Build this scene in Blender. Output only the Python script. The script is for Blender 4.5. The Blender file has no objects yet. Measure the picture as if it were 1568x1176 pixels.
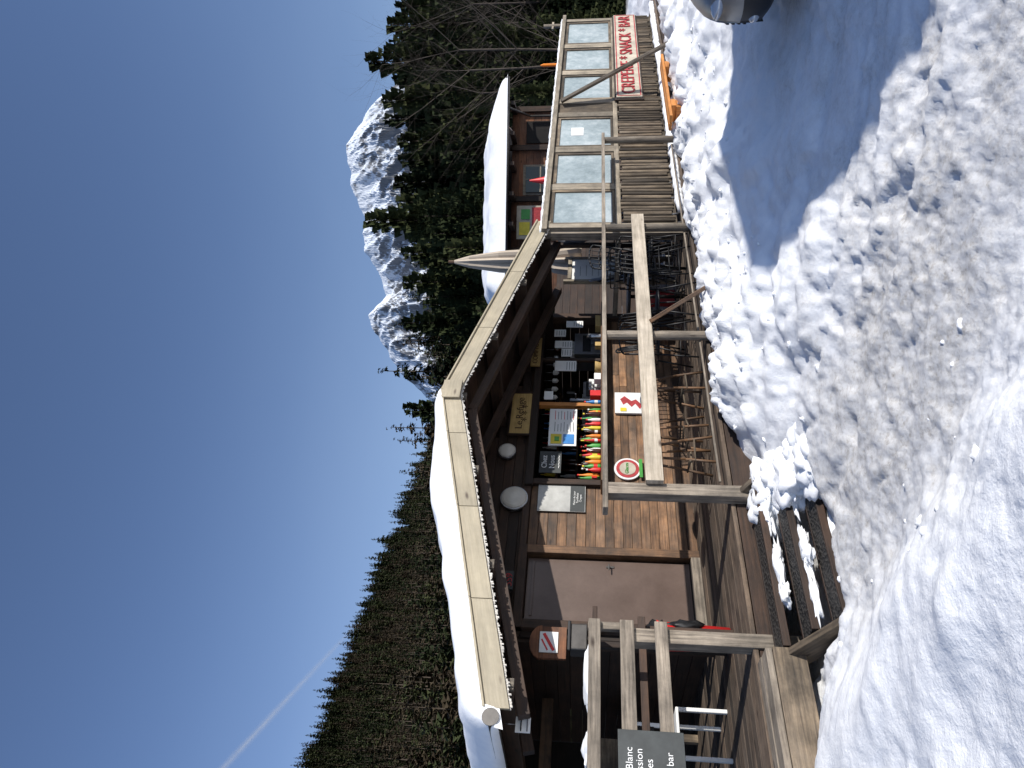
import bpy, bmesh, math, random
from mathutils import Vector, Matrix, noise
random.seed(7)
scene=bpy.context.scene
S2=math.sqrt(.5)
def C(r,f,z=0.0):
    return Vector(((f+r)*S2,(f-r)*S2,z))
def sm(a,b,x):
    t=(x-a)/(b-a); t=0.0 if t<0 else (1.0 if t>1 else t)
    return t*t*(3-2*t)
def lin(a,b,x):
    t=(x-a)/(b-a); return 0.0 if t<0 else (1.0 if t>1 else t)
def interp(tab,x):
    if x<=tab[0][0]: return tab[0][1]
    for (a,b_),(c,d) in zip(tab[:-1],tab[1:]):
        if a<=x<=c: return b_+(d-b_)*(x-a)/(c-a)
    return tab[-1][1]
# ---------------------------------------------------------------- materials
MATS={}
def newmat(name):
    m=bpy.data.materials.new(name); m.use_nodes=True
    nt=m.node_tree; b=nt.nodes['Principled BSDF']
    MATS[name]=m
    return m,nt,b
def N(nt,t,**k):
    n=nt.nodes.new(t)
    for a,v in k.items(): setattr(n,a,v)
    return n
def ramp(nt,src,stops):
    r=nt.nodes.new('ShaderNodeValToRGB')
    e=r.color_ramp.elements
    while len(e)<len(stops): e.new(.5)
    for i,(p,c) in enumerate(stops):
        e[i].position=p; e[i].color=(c[0],c[1],c[2],1)
    nt.links.new(src,r.inputs[0]); return r
def noisen(nt,vec,scale,detail=5,rough=.6):
    n=nt.nodes.new('ShaderNodeTexNoise'); n.inputs['Scale'].default_value=scale
    n.inputs['Detail'].default_value=detail; n.inputs['Roughness'].default_value=rough
    if vec is not None: nt.links.new(vec,n.inputs['Vector'])
    return n
def bump(nt,b,src,strength=.3,dist=.02):
    bp=nt.nodes.new('ShaderNodeBump'); bp.inputs['Strength'].default_value=strength
    bp.inputs['Distance'].default_value=dist
    nt.links.new(src,bp.inputs['Height']); nt.links.new(bp.outputs[0],b.inputs['Normal'])
def mixc(nt,fac,a,b,mode='MIX'):
    m=nt.nodes.new('ShaderNodeMix'); m.data_type='RGBA'; m.blend_type=mode
    for s,i in ((fac,0),(a,6),(b,7)):
        if isinstance(s,(int,float)): m.inputs[i].default_value=s
        elif isinstance(s,(tuple,list)): m.inputs[i].default_value=(s[0],s[1],s[2],1)
        else: nt.links.new(s,m.inputs[i])
    return m.outputs[2]
def math_(nt,op,a,b=None,c=None,clamp=False):
    n=nt.nodes.new('ShaderNodeMath'); n.operation=op; n.use_clamp=clamp
    for i,s in enumerate((a,b,c)):
        if s is None: continue
        if isinstance(s,(int,float)): n.inputs[i].default_value=s
        else: nt.links.new(s,n.inputs[i])
    return n.outputs[0]
def wood(name,dark,light,rough=.75,var=.5,stain=.5,grey=.35):
    m,nt,b=newmat(name)
    uv=N(nt,'ShaderNodeUVMap'); at=N(nt,'ShaderNodeAttribute',attribute_name='rnd')
    add=N(nt,'ShaderNodeVectorMath',operation='MULTIPLY_ADD')
    comb=N(nt,'ShaderNodeCombineXYZ')
    for i in range(3): nt.links.new(at.outputs['Fac'],comb.inputs[i])
    nt.links.new(comb.outputs[0],add.inputs[0]); add.inputs[1].default_value=(37,53,11)
    nt.links.new(uv.outputs[0],add.inputs[2])
    mp=N(nt,'ShaderNodeMapping'); mp.inputs['Scale'].default_value=(1.6,28,1)
    nt.links.new(add.outputs[0],mp.inputs[0])
    n1=noisen(nt,mp.outputs[0],1.5,9,.7)
    r=ramp(nt,n1.outputs[0],[(.33,dark),(.5,[(d+l)/2 for d,l in zip(dark,light)]),(.68,light)])
    n2=noisen(nt,add.outputs[0],3.2,5,.65)
    lum=sum(light)/3*.6+sum(dark)/3*.4
    n3=noisen(nt,add.outputs[0],1.1,6,.7)
    gf=math_(nt,'MULTIPLY',math_(nt,'MULTIPLY_ADD',n3.outputs[0],4.0,-1.75,True),grey)
    rc=mixc(nt,gf,r.outputs[0],(lum*.95,lum*.84,lum*.70))
    mr=N(nt,'ShaderNodeMapRange'); mr.inputs[1].default_value=.35; mr.inputs[2].default_value=.7
    mr.inputs[3].default_value=1-stain; mr.inputs[4].default_value=1.1
    nt.links.new(n2.outputs[0],mr.inputs[0])
    mv=N(nt,'ShaderNodeMapRange'); mv.inputs[3].default_value=1-var; mv.inputs[4].default_value=1+var
    nt.links.new(at.outputs['Fac'],mv.inputs[0])
    mu=math_(nt,'MULTIPLY',mr.outputs[0],mv.outputs[0])
    cc=N(nt,'ShaderNodeCombineXYZ')
    for i in range(3): nt.links.new(mu,cc.inputs[i])
    c=mixc(nt,1.0,rc,cc.outputs[0],'MULTIPLY')
    vo=N(nt,'ShaderNodeTexVoronoi'); vo.inputs['Scale'].default_value=1.0
    mp2=N(nt,'ShaderNodeMapping'); mp2.inputs['Scale'].default_value=(2.2,6,1); nt.links.new(add.outputs[0],mp2.inputs[0]); nt.links.new(mp2.outputs[0],vo.inputs['Vector'])
    kr=ramp(nt,vo.outputs['Distance'],[(.05,(.25,.2,.18)),(.13,(1,1,1))])
    c=mixc(nt,1.0,c,kr.outputs[0],'MULTIPLY')
    nt.links.new(c,b.inputs['Base Color']); b.inputs['Roughness'].default_value=rough
    bump(nt,b,n1.outputs[0],.5,.006)
    return m
def plain(name,col,rough=.5,metal=0,nscale=8,amt=.25,bstr=.1,spec=None):
    m,nt,b=newmat(name)
    tc=N(nt,'ShaderNodeTexCoord')
    n=noisen(nt,tc.outputs['Object'],nscale,6,.65)
    r=ramp(nt,n.outputs[0],[(.3,[c*(1-amt) for c in col]),(.7,[min(1,c*(1+amt)) for c in col])])
    nt.links.new(r.outputs[0],b.inputs['Base Color'])
    b.inputs['Roughness'].default_value=rough; b.inputs['Metallic'].default_value=metal
    if spec is not None: b.inputs['Specular IOR Level'].default_value=spec
    if bstr: bump(nt,b,n.outputs[0],bstr,.01)
    return m
wood('w_grey',(.09,.073,.056),(.37,.31,.24),.8,.35)
wood('w_pale',(.32,.27,.20),(.66,.57,.45),.75,.15,.3,.15)
wood('w_honey',(.085,.038,.016),(.35,.185,.085),.6,.5,.65,.5)
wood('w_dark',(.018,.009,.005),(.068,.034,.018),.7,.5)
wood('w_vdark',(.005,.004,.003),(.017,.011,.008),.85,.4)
wood('w_slat',(.065,.048,.034),(.27,.205,.135),.85,.65,.65,.5)
wood('w_frame',(.18,.15,.11),(.46,.39,.29),.8,.3)
wood('w_red',(.11,.04,.018),(.28,.115,.05),.75,.3)
wood('w_deck',(.048,.032,.022),(.19,.135,.092),.8,.5,.6,.45)
wood('w_orange',(.42,.15,.03),(.68,.28,.06),.6,.2,.3,.1)
wood('w_sign',(.36,.23,.07),(.58,.40,.15),.6,.2,.3,.1)
wood('w_fascia',(.31,.265,.18),(.42,.36,.25),.55,.1,.2,.15)
m,nt,b=newmat('doorbrown')
tc=N(nt,'ShaderNodeTexCoord'); n=noisen(nt,tc.outputs['Object'],2.2,8,.7); n2=noisen(nt,tc.outputs['Object'],14,8,.8)
r=ramp(nt,n.outputs[0],[(.3,(.080,.052,.040)),(.7,(.135,.094,.076))])
sc=ramp(nt,n2.outputs[0],[(.66,(0,0,0)),(.70,(1,1,1))])
c=mixc(nt,sc.outputs[0],r.outputs[0],(.26,.22,.2)); nt.links.new(c,b.inputs['Base Color']); b.inputs['Roughness'].default_value=.35
bump(nt,b,n.outputs[0],.05,.01)
plain('black',(.012,.012,.013),.5,.2)
plain('blackboard',(.035,.04,.04),.6,0,6,.4)
plain('menuboard',(.40,.40,.38),.4,0,3,.35)
plain('white',(.74,.74,.72),.5,0,5,.06,0)
plain('lampglass',(.62,.6,.54),.25,0,5,.10,0)
plain('red',(.6,.02,.02),.45,0,6,.15)
plain('letter_red',(.36,.03,.035),.6,0,20,.4)
plain('yellow',(.7,.55,.04),.5,0,6,.15)
plain('green',(.06,.3,.05),.4,0,6,.15)
plain('blue',(.04,.2,.5),.4,0,6,.15)
plain('orange',(.75,.22,.02),.4,0,6,.15)
plain('brownglass',(.06,.02,.01),.15,0,6,.1,0)
plain('metal',(.35,.36,.38),.35,.9,6,.1)
plain('gutter',(.09,.085,.08),.4,.7,6,.3)
plain('canvas',(.46,.39,.31),.85,0,4,.12,.2)
plain('dripedge',(.55,.52,.47),.85,0,30,.4,.2)
plain('greycloth',(.18,.18,.19),.9,0,4,.2,.2)
plain('chalk',(.7,.7,.68),.8,0,60,.3,0)
plain('carved',(.06,.03,.015),.8)
plain('signcream',(.44,.39,.31),.7,0,5,.25)
plain('carpaint',(.22,.23,.24),.3,.6,2,.04,0)
plain('carblack',(.012,.012,.014),.45,0,9,.2)
plain('carglass',(.02,.025,.03),.06,0,2,.1,0)
plain('rubber',(.02,.02,.02),.8)
plain('headlight',(.6,.62,.65),.1,.4,2,.05,0)
plain('concrete',(.3,.29,.27),.9)
m,nt,b=newmat('plexi')
tc=N(nt,'ShaderNodeTexCoord'); n=noisen(nt,tc.outputs['Object'],1.3,8,.7); n2=noisen(nt,tc.outputs['Object'],9,6,.7)
mx=mixc(nt,.4,n.outputs[0],n2.outputs[0])
r=ramp(nt,mx,[(.3,(.16,.21,.23)),(.5,(.33,.39,.41)),(.72,(.58,.63,.65))])
nt.links.new(r.outputs[0],b.inputs['Base Color']); b.inputs['Roughness'].default_value=.22
b.inputs['Transmission Weight'].default_value=.1; bump(nt,b,n2.outputs[0],.08,.01)
m,nt,b=newmat('grating')
tc=N(nt,'ShaderNodeTexCoord'); v=N(nt,'ShaderNodeTexVoronoi'); v.inputs['Scale'].default_value=38; nt.links.new(tc.outputs['Object'],v.inputs['Vector'])
r=ramp(nt,v.outputs['Distance'],[(.25,(.004,.004,.004)),(.5,(.04,.036,.032))]); nt.links.new(r.outputs[0],b.inputs['Base Color'])
b.inputs['Roughness'].default_value=.6; bump(nt,b,v.outputs['Distance'],1,.02)
def snowmat(name,ground=False):
    m,nt,b=newmat(name)
    tc=N(nt,'ShaderNodeTexCoord')
    n=noisen(nt,tc.outputs['Object'],9,6,.6)
    n3=noisen(nt,tc.outputs['Object'],70,4,.7)
    base=ramp(nt,n.outputs[0],[(.3,(.84,.86,.89)),(.6,(.91,.92,.93))]).outputs[0]
    h=mixc(nt,.3,n.outputs[0],n3.outputs[0])
    if ground:
        at=N(nt,'ShaderNodeAttribute',attribute_name='dirt')
        nd=noisen(nt,tc.outputs['Object'],2.2,9,.75)
        nd2=noisen(nt,tc.outputs['Object'],22,8,.8)
        dr=ramp(nt,nd2.outputs[0],[(.28,(.16,.13,.10)),(.37,(.48,.45,.41)),(.5,(.68,.67,.65)),(.7,(.82,.82,.82))])
        a1=math_(nt,'MULTIPLY_ADD',nd.outputs[0],3.0,-1.70)
        a2=math_(nt,'ADD',a1,math_(nt,'MULTIPLY',at.outputs['Fac'],1.3),None,True)
        g=math_(nt,'MULTIPLY',a2,math_(nt,'MULTIPLY',at.outputs['Fac'],3.0,None,True))
        base=mixc(nt,g,base,dr.outputs[0])
        h2=mixc(nt,.5,n.outputs[0],nd2.outputs[0])
        h=mixc(nt,math_(nt,'MULTIPLY',at.outputs['Fac'],1.3,None,True),h,h2)
        af=N(nt,'ShaderNodeAttribute',attribute_name='forest')
        nf=noisen(nt,tc.outputs['Object'],.15,8,.75)
        fr=ramp(nt,nf.outputs[0],[(.4,(.014,.013,.008)),(.58,(.034,.026,.017)),(.7,(.08,.06,.042))])
        base=mixc(nt,af.outputs['Fac'],base,fr.outputs[0])
    nt.links.new(base,b.inputs['Base Color']); b.inputs['Roughness'].default_value=.6
    b.inputs['Specular IOR Level'].default_value=.25
    bump(nt,b,h,.65 if ground else .3,.028)
    return m
snowmat('snow'); snowmat('snow_ground',True)
def foliage(name,c0,c1,c2):
    m,nt,b=newmat(name)
    oi=N(nt,'ShaderNodeObjectInfo'); tc=N(nt,'ShaderNodeTexCoord')
    n=noisen(nt,tc.outputs['Object'],.55,5,.7)
    mm=math_(nt,'MULTIPLY_ADD',oi.outputs['Random'],.45,n.outputs[0])
    r=ramp(nt,mm,[(.4,c0),(.66,c1),(.98,c2)])
    nt.links.new(r.outputs[0],b.inputs['Base Color']); b.inputs['Roughness'].default_value=.8; b.inputs['Specular IOR Level'].default_value=.08
foliage('needles',(.013,.018,.010),(.030,.040,.018),(.062,.068,.030))
foliage('needles_near',(.011,.016,.008),(.025,.034,.014),(.060,.068,.028))
foliage('needles_brown',(.028,.022,.014),(.052,.040,.025),(.082,.064,.042))
plain('bark',(.06,.045,.032),.9,0,3,.4,.4)
plain('barebranch',(.06,.047,.037),.9,0,3,.3,0)
m,nt,b=newmat('hazed_rock_snow')
tc=N(nt,'ShaderNodeTexCoord'); ge=N(nt,'ShaderNodeNewGeometry'); sp=N(nt,'ShaderNodeSeparateXYZ'); nt.links.new(ge.outputs['Normal'],sp.inputs[0])
mp=N(nt,'ShaderNodeMapping'); mp.inputs['Scale'].default_value=(1,1,.4); nt.links.new(tc.outputs['Object'],mp.inputs[0])
n=noisen(nt,mp.outputs[0],.014,12,.68)
n2=noisen(nt,mp.outputs[0],.05,8,.7)
a=math_(nt,'MULTIPLY_ADD',n.outputs[0],1.5,sp.outputs[2])
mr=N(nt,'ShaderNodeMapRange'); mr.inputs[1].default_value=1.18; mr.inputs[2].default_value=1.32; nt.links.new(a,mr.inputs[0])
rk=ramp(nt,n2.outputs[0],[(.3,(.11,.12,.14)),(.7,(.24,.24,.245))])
c=mixc(nt,mr.outputs[0],rk.outputs[0],(.66,.71,.78))  # snow dulled and blued: distance haze put into the base colour
nt.links.new(c,b.inputs['Base Color']); b.inputs['Roughness'].default_value=.9; b.inputs['Specular IOR Level'].default_value=.1
bump(nt,b,n2.outputs[0],.4,3)
m,nt,b=newmat('vapour')
uv=N(nt,'ShaderNodeUVMap'); sp=N(nt,'ShaderNodeSeparateXYZ'); nt.links.new(uv.outputs[0],sp.inputs[0])
pp=math_(nt,'PINGPONG',sp.outputs[1],.5)
pp=math_(nt,'POWER',math_(nt,'MULTIPLY',pp,2.0),1.5)
mp=N(nt,'ShaderNodeMapping'); mp.inputs['Scale'].default_value=(24,2,1); nt.links.new(uv.outputs[0],mp.inputs[0])
n=noisen(nt,mp.outputs[0],1.5,6,.7)
fd=N(nt,'ShaderNodeMapRange'); fd.inputs[1].default_value=1; fd.inputs[2].default_value=.45; nt.links.new(sp.outputs[0],fd.inputs[0])
al=math_(nt,'MULTIPLY',math_(nt,'MULTIPLY',math_(nt,'MULTIPLY',pp,n.outputs[0]),.8,None,True),fd.outputs[0])
nt.links.new(al,b.inputs['Alpha']); b.inputs['Base Color'].default_value=(.95,.95,.97,1); b.inputs['Roughness'].default_value=1

# ---------------------------------------------------------------- mesh builder
class MB:
    def __init__(s): s.v=[];s.f=[];s.m=[];s.r=[];s.uv=[];s.mn=[];s.sm=[]
    def mi(s,name):
        if name not in s.mn: s.mn.append(name)
        return s.mn.index(name)
    def face(s,idx,mat,uv=None,r=0.5,smooth=False):
        s.f.append(idx); s.m.append(s.mi(mat)); s.r.append(r); s.sm.append(smooth)
        s.uv.append(uv if uv else [(s.v[i][0],s.v[i][2]+s.v[i][1]) for i in idx])
    def poly(s,pts,mat,r=None,smooth=False,uv=None):
        b=len(s.v); s.v+= [tuple(p) for p in pts]
        s.face(list(range(b,b+len(pts))),mat,uv,random.random() if r is None else r,smooth)
    def hexa(s,p,mat,r=None):
        p=[Vector(q) for q in p]; b=len(s.v); s.v+=[tuple(q) for q in p]
        r=random.random() if r is None else r
        ax=[(p[1]-p[0]).length,(p[2]-p[0]).length,(p[4]-p[0]).length]
        L=ax.index(max(ax))
        for fc,nx in (((0,2,3,1),2),((4,5,7,6),2),((0,1,5,4),1),((2,6,7,3),1),((0,4,6,2),0),((1,3,7,5),0)):
            o=[k for k in range(3) if k!=nx]
            if L in o: pa=L; pb=[k for k in o if k!=L][0]
            else: pa,pb=o
            uv=[(((i>>pa)&1)*ax[pa],((i>>pb)&1)*ax[pb]+nx*3.3) for i in fc]
            s.face([b+i for i in fc],mat,uv,r)
    def box(s,x0,x1,y0,y1,z0,z1,mat,r=None):
        s.hexa([(x1 if i&1 else x0,y1 if i&2 else y0,z1 if i&4 else z0) for i in range(8)],mat,r)
    def beam(s,p0,p1,w,h,mat,r=None,up=(0,0,1)):
        p0=Vector(p0);p1=Vector(p1);d=(p1-p0).normalized();u=Vector(up)
        if abs(d.dot(u))>.98: u=Vector((0,1,0))
        sd=d.cross(u).normalized()*w/2; uu=sd.normalized().cross(d).normalized()*h/2
        s.hexa([(p1 if i&1 else p0)+(sd if i&2 else -sd)+(uu if i&4 else -uu) for i in range(8)],mat,r)
    def cyl(s,p0,p1,r0,r1,mat,n=10,caps=True,r=None):
        p0=Vector(p0);p1=Vector(p1);d=(p1-p0); L=d.length; d=d.normalized()
        u=Vector((0,0,1)) if abs(d.z)<.9 else Vector((1,0,0))
        a=d.cross(u).normalized(); c=d.cross(a)
        b=len(s.v); r=random.random() if r is None else r
        for k in range(n):
            t=2*math.pi*k/n; o=a*math.cos(t)+c*math.sin(t)
            s.v.append(tuple(p0+o*r0)); s.v.append(tuple(p1+o*r1))
        for k in range(n):
            k2=(k+1)%n
            s.face([b+2*k,b+2*k+1,b+2*k2+1,b+2*k2],mat,[(0,k/n),(L,k/n),(L,(k+1)/n),(0,(k+1)/n)],r,True)
        if caps:
            s.face([b+2*k for k in range(n)],mat,None,r); s.face([b+2*k+1 for k in range(n-1,-1,-1)],mat,None,r)
    def tube(s,pts,rad,mat,n=6):
        for a,b in zip(pts[:-1],pts[1:]): s.cyl(a,b,rad,rad,mat,n)
    def lathe(s,c,prof,mat,n=14):
        b=len(s.v); c=Vector(c)
        for (rr,z) in prof:
            for k in range(n):
                t=2*math.pi*k/n; s.v.append((c.x+rr*math.cos(t),c.y+rr*math.sin(t),c.z+z))
        for j in range(len(prof)-1):
            for k in range(n):
                k2=(k+1)%n
                s.face([b+j*n+k,b+j*n+k2,b+(j+1)*n+k2,b+(j+1)*n+k],mat,None,.5,True)
    def build(s,name,parent=None,bevel=0):
        me=bpy.data.meshes.new(name); me.from_pydata(s.v,[],s.f)
        for n_ in s.mn: me.materials.append(MATS[n_])
        me.polygons.foreach_set('material_index',s.m)
        me.polygons.foreach_set('use_smooth',s.sm)
        at=me.attributes.new('rnd','FLOAT','FACE'); at.data.foreach_set('value',s.r)
        ul=me.uv_layers.new(name='UVMap'); flat=[c for f in s.uv for p in f for c in p]
        ul.data.foreach_set('uv',flat); me.update()
        o=bpy.data.objects.new(name,me); scene.collection.objects.link(o)
        if parent: o.parent=parent
        if bevel:
            bm=o.modifiers.new('b','BEVEL'); bm.width=bevel; bm.segments=2; bm.limit_method='ANGLE'
        return o
def empty(name,loc=(0,0,0)):
    e=bpy.data.objects.new(name,None); e.location=loc; scene.collection.objects.link(e); return e
def text(body,loc,width,mat,parent,name='lettering',rot=(math.pi/2,0,0),height=None,ext=.003):
    cu=bpy.data.curves.new(name,'FONT'); cu.body=body; cu.extrude=ext; cu.align_x='CENTER'; cu.align_y='CENTER'
    cu.materials.append(MATS[mat])
    o=bpy.data.objects.new(name,cu); scene.collection.objects.link(o)
    bpy.context.view_layer.update()
    d=o.dimensions; k=width/max(d.x,1e-4); ky=height/max(d.y,1e-4) if height else k
    o.scale=(k,ky,1); o.rotation_euler=rot; o.location=loc
    if parent: o.parent=parent
    return o
def blob(mb,c,rx,ry,rz,mat,seed=0,amp=.25,sub=3):
    bm=bmesh.new(); bmesh.ops.create_icosphere(bm,subdivisions=sub,radius=1)
    b=len(mb.v); c=Vector(c)
    for v in bm.verts:
        k=1+amp*noise.fractal(v.co*1.6+Vector((seed*3.1,seed,0)),.8,2.0,4)
        mb.v.append((c.x+v.co.x*rx*k,c.y+v.co.y*ry*k,c.z+v.co.z*rz*k))
    for f in bm.faces: mb.face([b+v.index for v in f.verts],mat,None,.5,True)
    bm.free()

# ---------------------------------------------------------------- terrain
def far_h(r,f):
    h=max(14,min(235,72-.385*r))
    k=lin(55,455,f)
    z=h*(k**1.15)
    if f>455: z=h-(f-455)*.12
    if f<0: z=0
    z2=.085*max(0,min(f,150)-42)*sm(-40,10,r)
    z=max(z*sm(45,90,f),z2)
    if f>60: z+=6*noise.fractal(Vector((r*.012,f*.012,3)),.8,2,3)*lin(60,200,f)
    return z
rng=random.Random(21)
prints=[]
for k in range(200):
    if k%2==0: t=rng.random(); px=3.1+rng.gauss(0,.3)+t*1.6; py=4.2-t*5.5+rng.gauss(0,.2)
    else: px=rng.uniform(1.5,12); py=rng.uniform(-4,3.0)
    a=rng.uniform(0,3.14); prints.append((px,py,math.cos(a),math.sin(a),rng.uniform(.006,.018)))
pg={}
for p_ in prints:
    for ix in (-1,0,1):
        for iy in (-1,0,1): pg.setdefault((int(math.floor(p_[0]*2))+ix,int(math.floor(p_[1]*2))+iy),[]).append(p_)
def near_h(x,y):
    P=Vector((x,y,0))
    n0=noise.fractal(P*.75+Vector((3,3,1)),.8,2,3)
    n1=noise.fractal(P*1.3,.8,2,4)
    n2=noise.fractal(P*4.3+Vector((5,2,0)),.7,2,5)
    bank=sm(3.4,5.0,x+.25*n0)*sm(2.1,4.7,y+.2*n1)
    left=(1-sm(1.25,2.45+.15*n1,x))*sm(-2.0,2.2,y+x*.3)
    z=.31*bank*(1+.25*n1)+.36*left*(1+.12*n0)*(1-.45*sm(4.3,5.2,y))
    ch=max(0,noise.noise(P*5.5)-.05)
    soft=noise.noise(P*1.7+Vector((9,1,4)))
    z+=bank*(.045*n1+.024*n2+.08*ch*max(0,.2+soft))
    z+=left*(.022*n0+.014*n1+.009*n2+.10*ch*max(0,soft-.05))
    lip=sm(4.2,4.8,x)*sm(4.1,4.6,y)*(1-sm(5.0,5.3,y))
    z+=lip*(.05+.06*max(0,n2+.1)+.05*ch)
    road=1-min(1,bank*1.1+left*.9)
    fp=noise.noise(P*3.2+Vector((1,7,0))); n4=noise.fractal(P*9,.55,2,5)
    rough=.45+.8*max(0,noise.noise(P*.5+Vector((2,0,0)))+.2)
    z+=road*rough*(.026*fp+.020*n4+.03*n1)*(1 if math.hypot(x,y)<40 else .3)
    for (px,py,ca,sa,dp) in pg.get((int(math.floor(x*2)),int(math.floor(y*2))),()):
        dx=x-px;dy=y-py; u=(dx*ca+dy*sa)/.16; v=(dy*ca-dx*sa)/.075; q=u*u+v*v
        if q<2.4: z-=dp*road*(1-sm(.3,1.3,q))
    # ruts left by vehicles and skis, running along the lane
    rr=(x-y)*S2*.45+(x+y)*S2*.89
    for c0,w_,d_ in ((4.15,.13,.035),(5.6,.13,.035),(4.75,.04,.018),(4.92,.04,.018),(3.5,.05,.015),(6.3,.05,.015)):
        z-=road*d_*math.exp(-((rr-c0+.22*n1)/w_)**4)
    st=sm(2.3,2.5,x)*(1-sm(3.55,3.95,x+.15*n1))*sm(4.25,4.5,y)
    z=z*(1-st)-.16*st
    if y>5.28 and -6<x<19: z=min(z,.2)
    dirt=road*(.28+.55*math.exp(-((x-3.0)/.8)**2)*sm(0,2.5,y)+.20*rough)
    dirt*= (1-sm(3.6,6,y))*.9+.1
    if st>.3: dirt=.7
    return z,dirt
def ground():
    me=bpy.data.meshes.new('snowy_ground')
    angs=[]; a=-180.0
    while a<180:
        angs.append(a); ad=abs(a)
        a+= .19 if ad<33 else (.6 if ad<50 else 3.0)
    rad=[]; q=.35
    while q<6500:
        rad.append(q); q*= 1.008 if 2<q<14 else (1.03 if q<30 else 1.07)
    vs=[(0,0,0)];di=[0.3];fo=[0]
    for q in rad:
        for a in angs:
            t=math.radians(a); r=q*math.sin(t); f=q*math.cos(t); p=C(r,f)
            if q<45: z,d=near_h(p.x,p.y)
            else: z,d=0,.2
            if q>30: z=z*(1-lin(30,45,q))+far_h(r,f)
            vs.append((p.x,p.y,z)); di.append(d*(1-lin(20,40,q))); fo.append(lin(32,42,q) if f>0 else lin(60,90,q))
    n=len(angs); fs=[]
    for k in range(n): fs.append((0,1+(k+1)%n,1+k))
    for j in range(len(rad)-1):
        b0=1+j*n; b1=b0+n
        for k in range(n):
            k2=(k+1)%n; fs.append((b0+k,b0+k2,b1+k2,b1+k))
    me.from_pydata(vs,[],fs); me.materials.append(MATS['snow_ground'])
    me.polygons.foreach_set('use_smooth',[True]*len(fs))
    for nm,dd in (('dirt',di),('forest',fo)):
        at=me.attributes.new(nm,'FLOAT','POINT'); at.data.foreach_set('value',dd)
    me.update(); o=bpy.data.objects.new('snowy_ground',me); scene.collection.objects.link(o)
    bm=bmesh.new(); bm.from_mesh(me); bmesh.ops.recalc_face_normals(bm,faces=bm.faces)
    if sum(f.normal.z for f in bm.faces)<0: bmesh.ops.reverse_faces(bm,faces=bm.faces)
    bm.to_mesh(me); bm.free()
ground()
mb=MB()
for i in range(150):
    x=random.uniform(3.7,11); y=random.uniform(3.6,5.25)
    if random.random()<.10: x=random.uniform(1.8,2.7); y=random.uniform(2.0,4.6)
    z,_=near_h(x,y); s=random.uniform(.008,.024)*(1.6 if random.random()<.06 else 1)
    blob(mb,(x,y,z-s*.1),s*1.3,s*1.1,s*.7,'snow',i,.9,1 if s<.02 else 2)
mb.build('snow_lumps')

# ---------------------------------------------------------------- mountain
def mountain():
    prof=[(-260,300),(-180,380),(-60,555),(30,655),(110,705),(175,752),(232,780),(300,715),(360,728),(415,760),(455,790),(520,800),(565,795),(620,818),(690,845),(760,850),(830,868),(905,812),(950,785),(985,730),(1060,640),(1180,560),(1400,400)]
    nx,ny=460,190; vs=[];fs=[]
    for j in range(ny):
        v=j/(ny-1); f=1750+v*1250
        for i in range(nx):
            r=-350+i/(nx-1)*1800
            k=(f-2500); t=max(0,1-abs(k)/(760 if k<0 else 500)); w=1-t
            wx=noise.noise(Vector((r*.003,f*.003,7)))*60
            e=noise.ridged_multi_fractal(Vector(((r+wx+k*.45)*.0065,f*.0026,1.3)),.85,2.2,8,1.0,2.0)
            e2=noise.fractal(Vector((r*.02,f*.012,4)),.7,2,6)
            rg=interp(prof,r+k*.12)
            z=rg*(t**.9)+(e-1.1)*105*min(1,w*2.4+.04)*(.3+t)+e2*7
            p=C(r,f); vs.append((p.x,p.y,z-30*w))
    for j in range(ny-1):
        for i in range(nx-1):
            a=j*nx+i; fs.append((a,a+1,a+nx+1,a+nx))
    me=bpy.data.meshes.new('snowy_mountain'); me.from_pydata(vs,[],fs); me.materials.append(MATS['hazed_rock_snow'])
    me.update(); o=bpy.data.objects.new('snowy_mountain',me); scene.collection.objects.link(o)
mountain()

# ---------------------------------------------------------------- trees
def spruce(name,seed,whorls,nb,segs,R=3.3,h=20,mat='needles',full=.3):
    rn=random.Random(seed); mb=MB()
    mb.cyl((0,0,-1),(0,0,h*.97),.26,.03,'bark',6,False)
    for i in range(whorls):
        t=(i+rn.random())/whorls; z=h*(.03+.97*t)
        Lw=R*((1-t)**.78)*(.8+.4*rn.random())+.18
        n=max(6,int(nb*(.5+.5*(1-t))))
        for k in range(n):
            zz=z+rn.uniform(-.5,.5)*h/whorls
            a=rn.random()*6.283; L=Lw*rn.uniform(.6,1.15); dr=rn.uniform(.25,.55)*(1-.4*t)
            ca,sa=math.cos(a),math.sin(a)
            pts=[]
            for s_ in range(segs+1):
                q=s_/segs; pts.append(Vector((ca*L*q,sa*L*q,zz-dr*L*(q**1.3)+.12*L*q*q*q)))
            for s_ in range(segs):
                q=s_/segs; wl=(full*L*(1-q*.7)+.14)*rn.uniform(.7,1.2)
                for sd in (-1,1):
                    tip=pts[s_]+Vector((ca*wl*.55-sd*sa*wl,sa*wl*.55+sd*ca*wl,-wl*rn.uniform(.25,1.0)))
                    b=len(mb.v); mb.v+=[tuple(pts[s_]),tuple(pts[s_+1]),tuple(tip)]
                    mb.face([b,b+1,b+2],mat,[(0,0)]*3,.5)
            if segs>4:
                for s_ in range(1,segs+1):
                    q=pts[s_]; b=len(mb.v); w=.16+.12*rn.random()
                    mb.v+=[tuple(q),tuple(q+Vector((ca*w*2,sa*w*2,0))),tuple(q+Vector((ca*w,sa*w,-.35-.45*rn.random())))]
                    mb.face([b,b+1,b+2],mat,[(0,0)]*3,.5)
    return mb.build(name)
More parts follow.
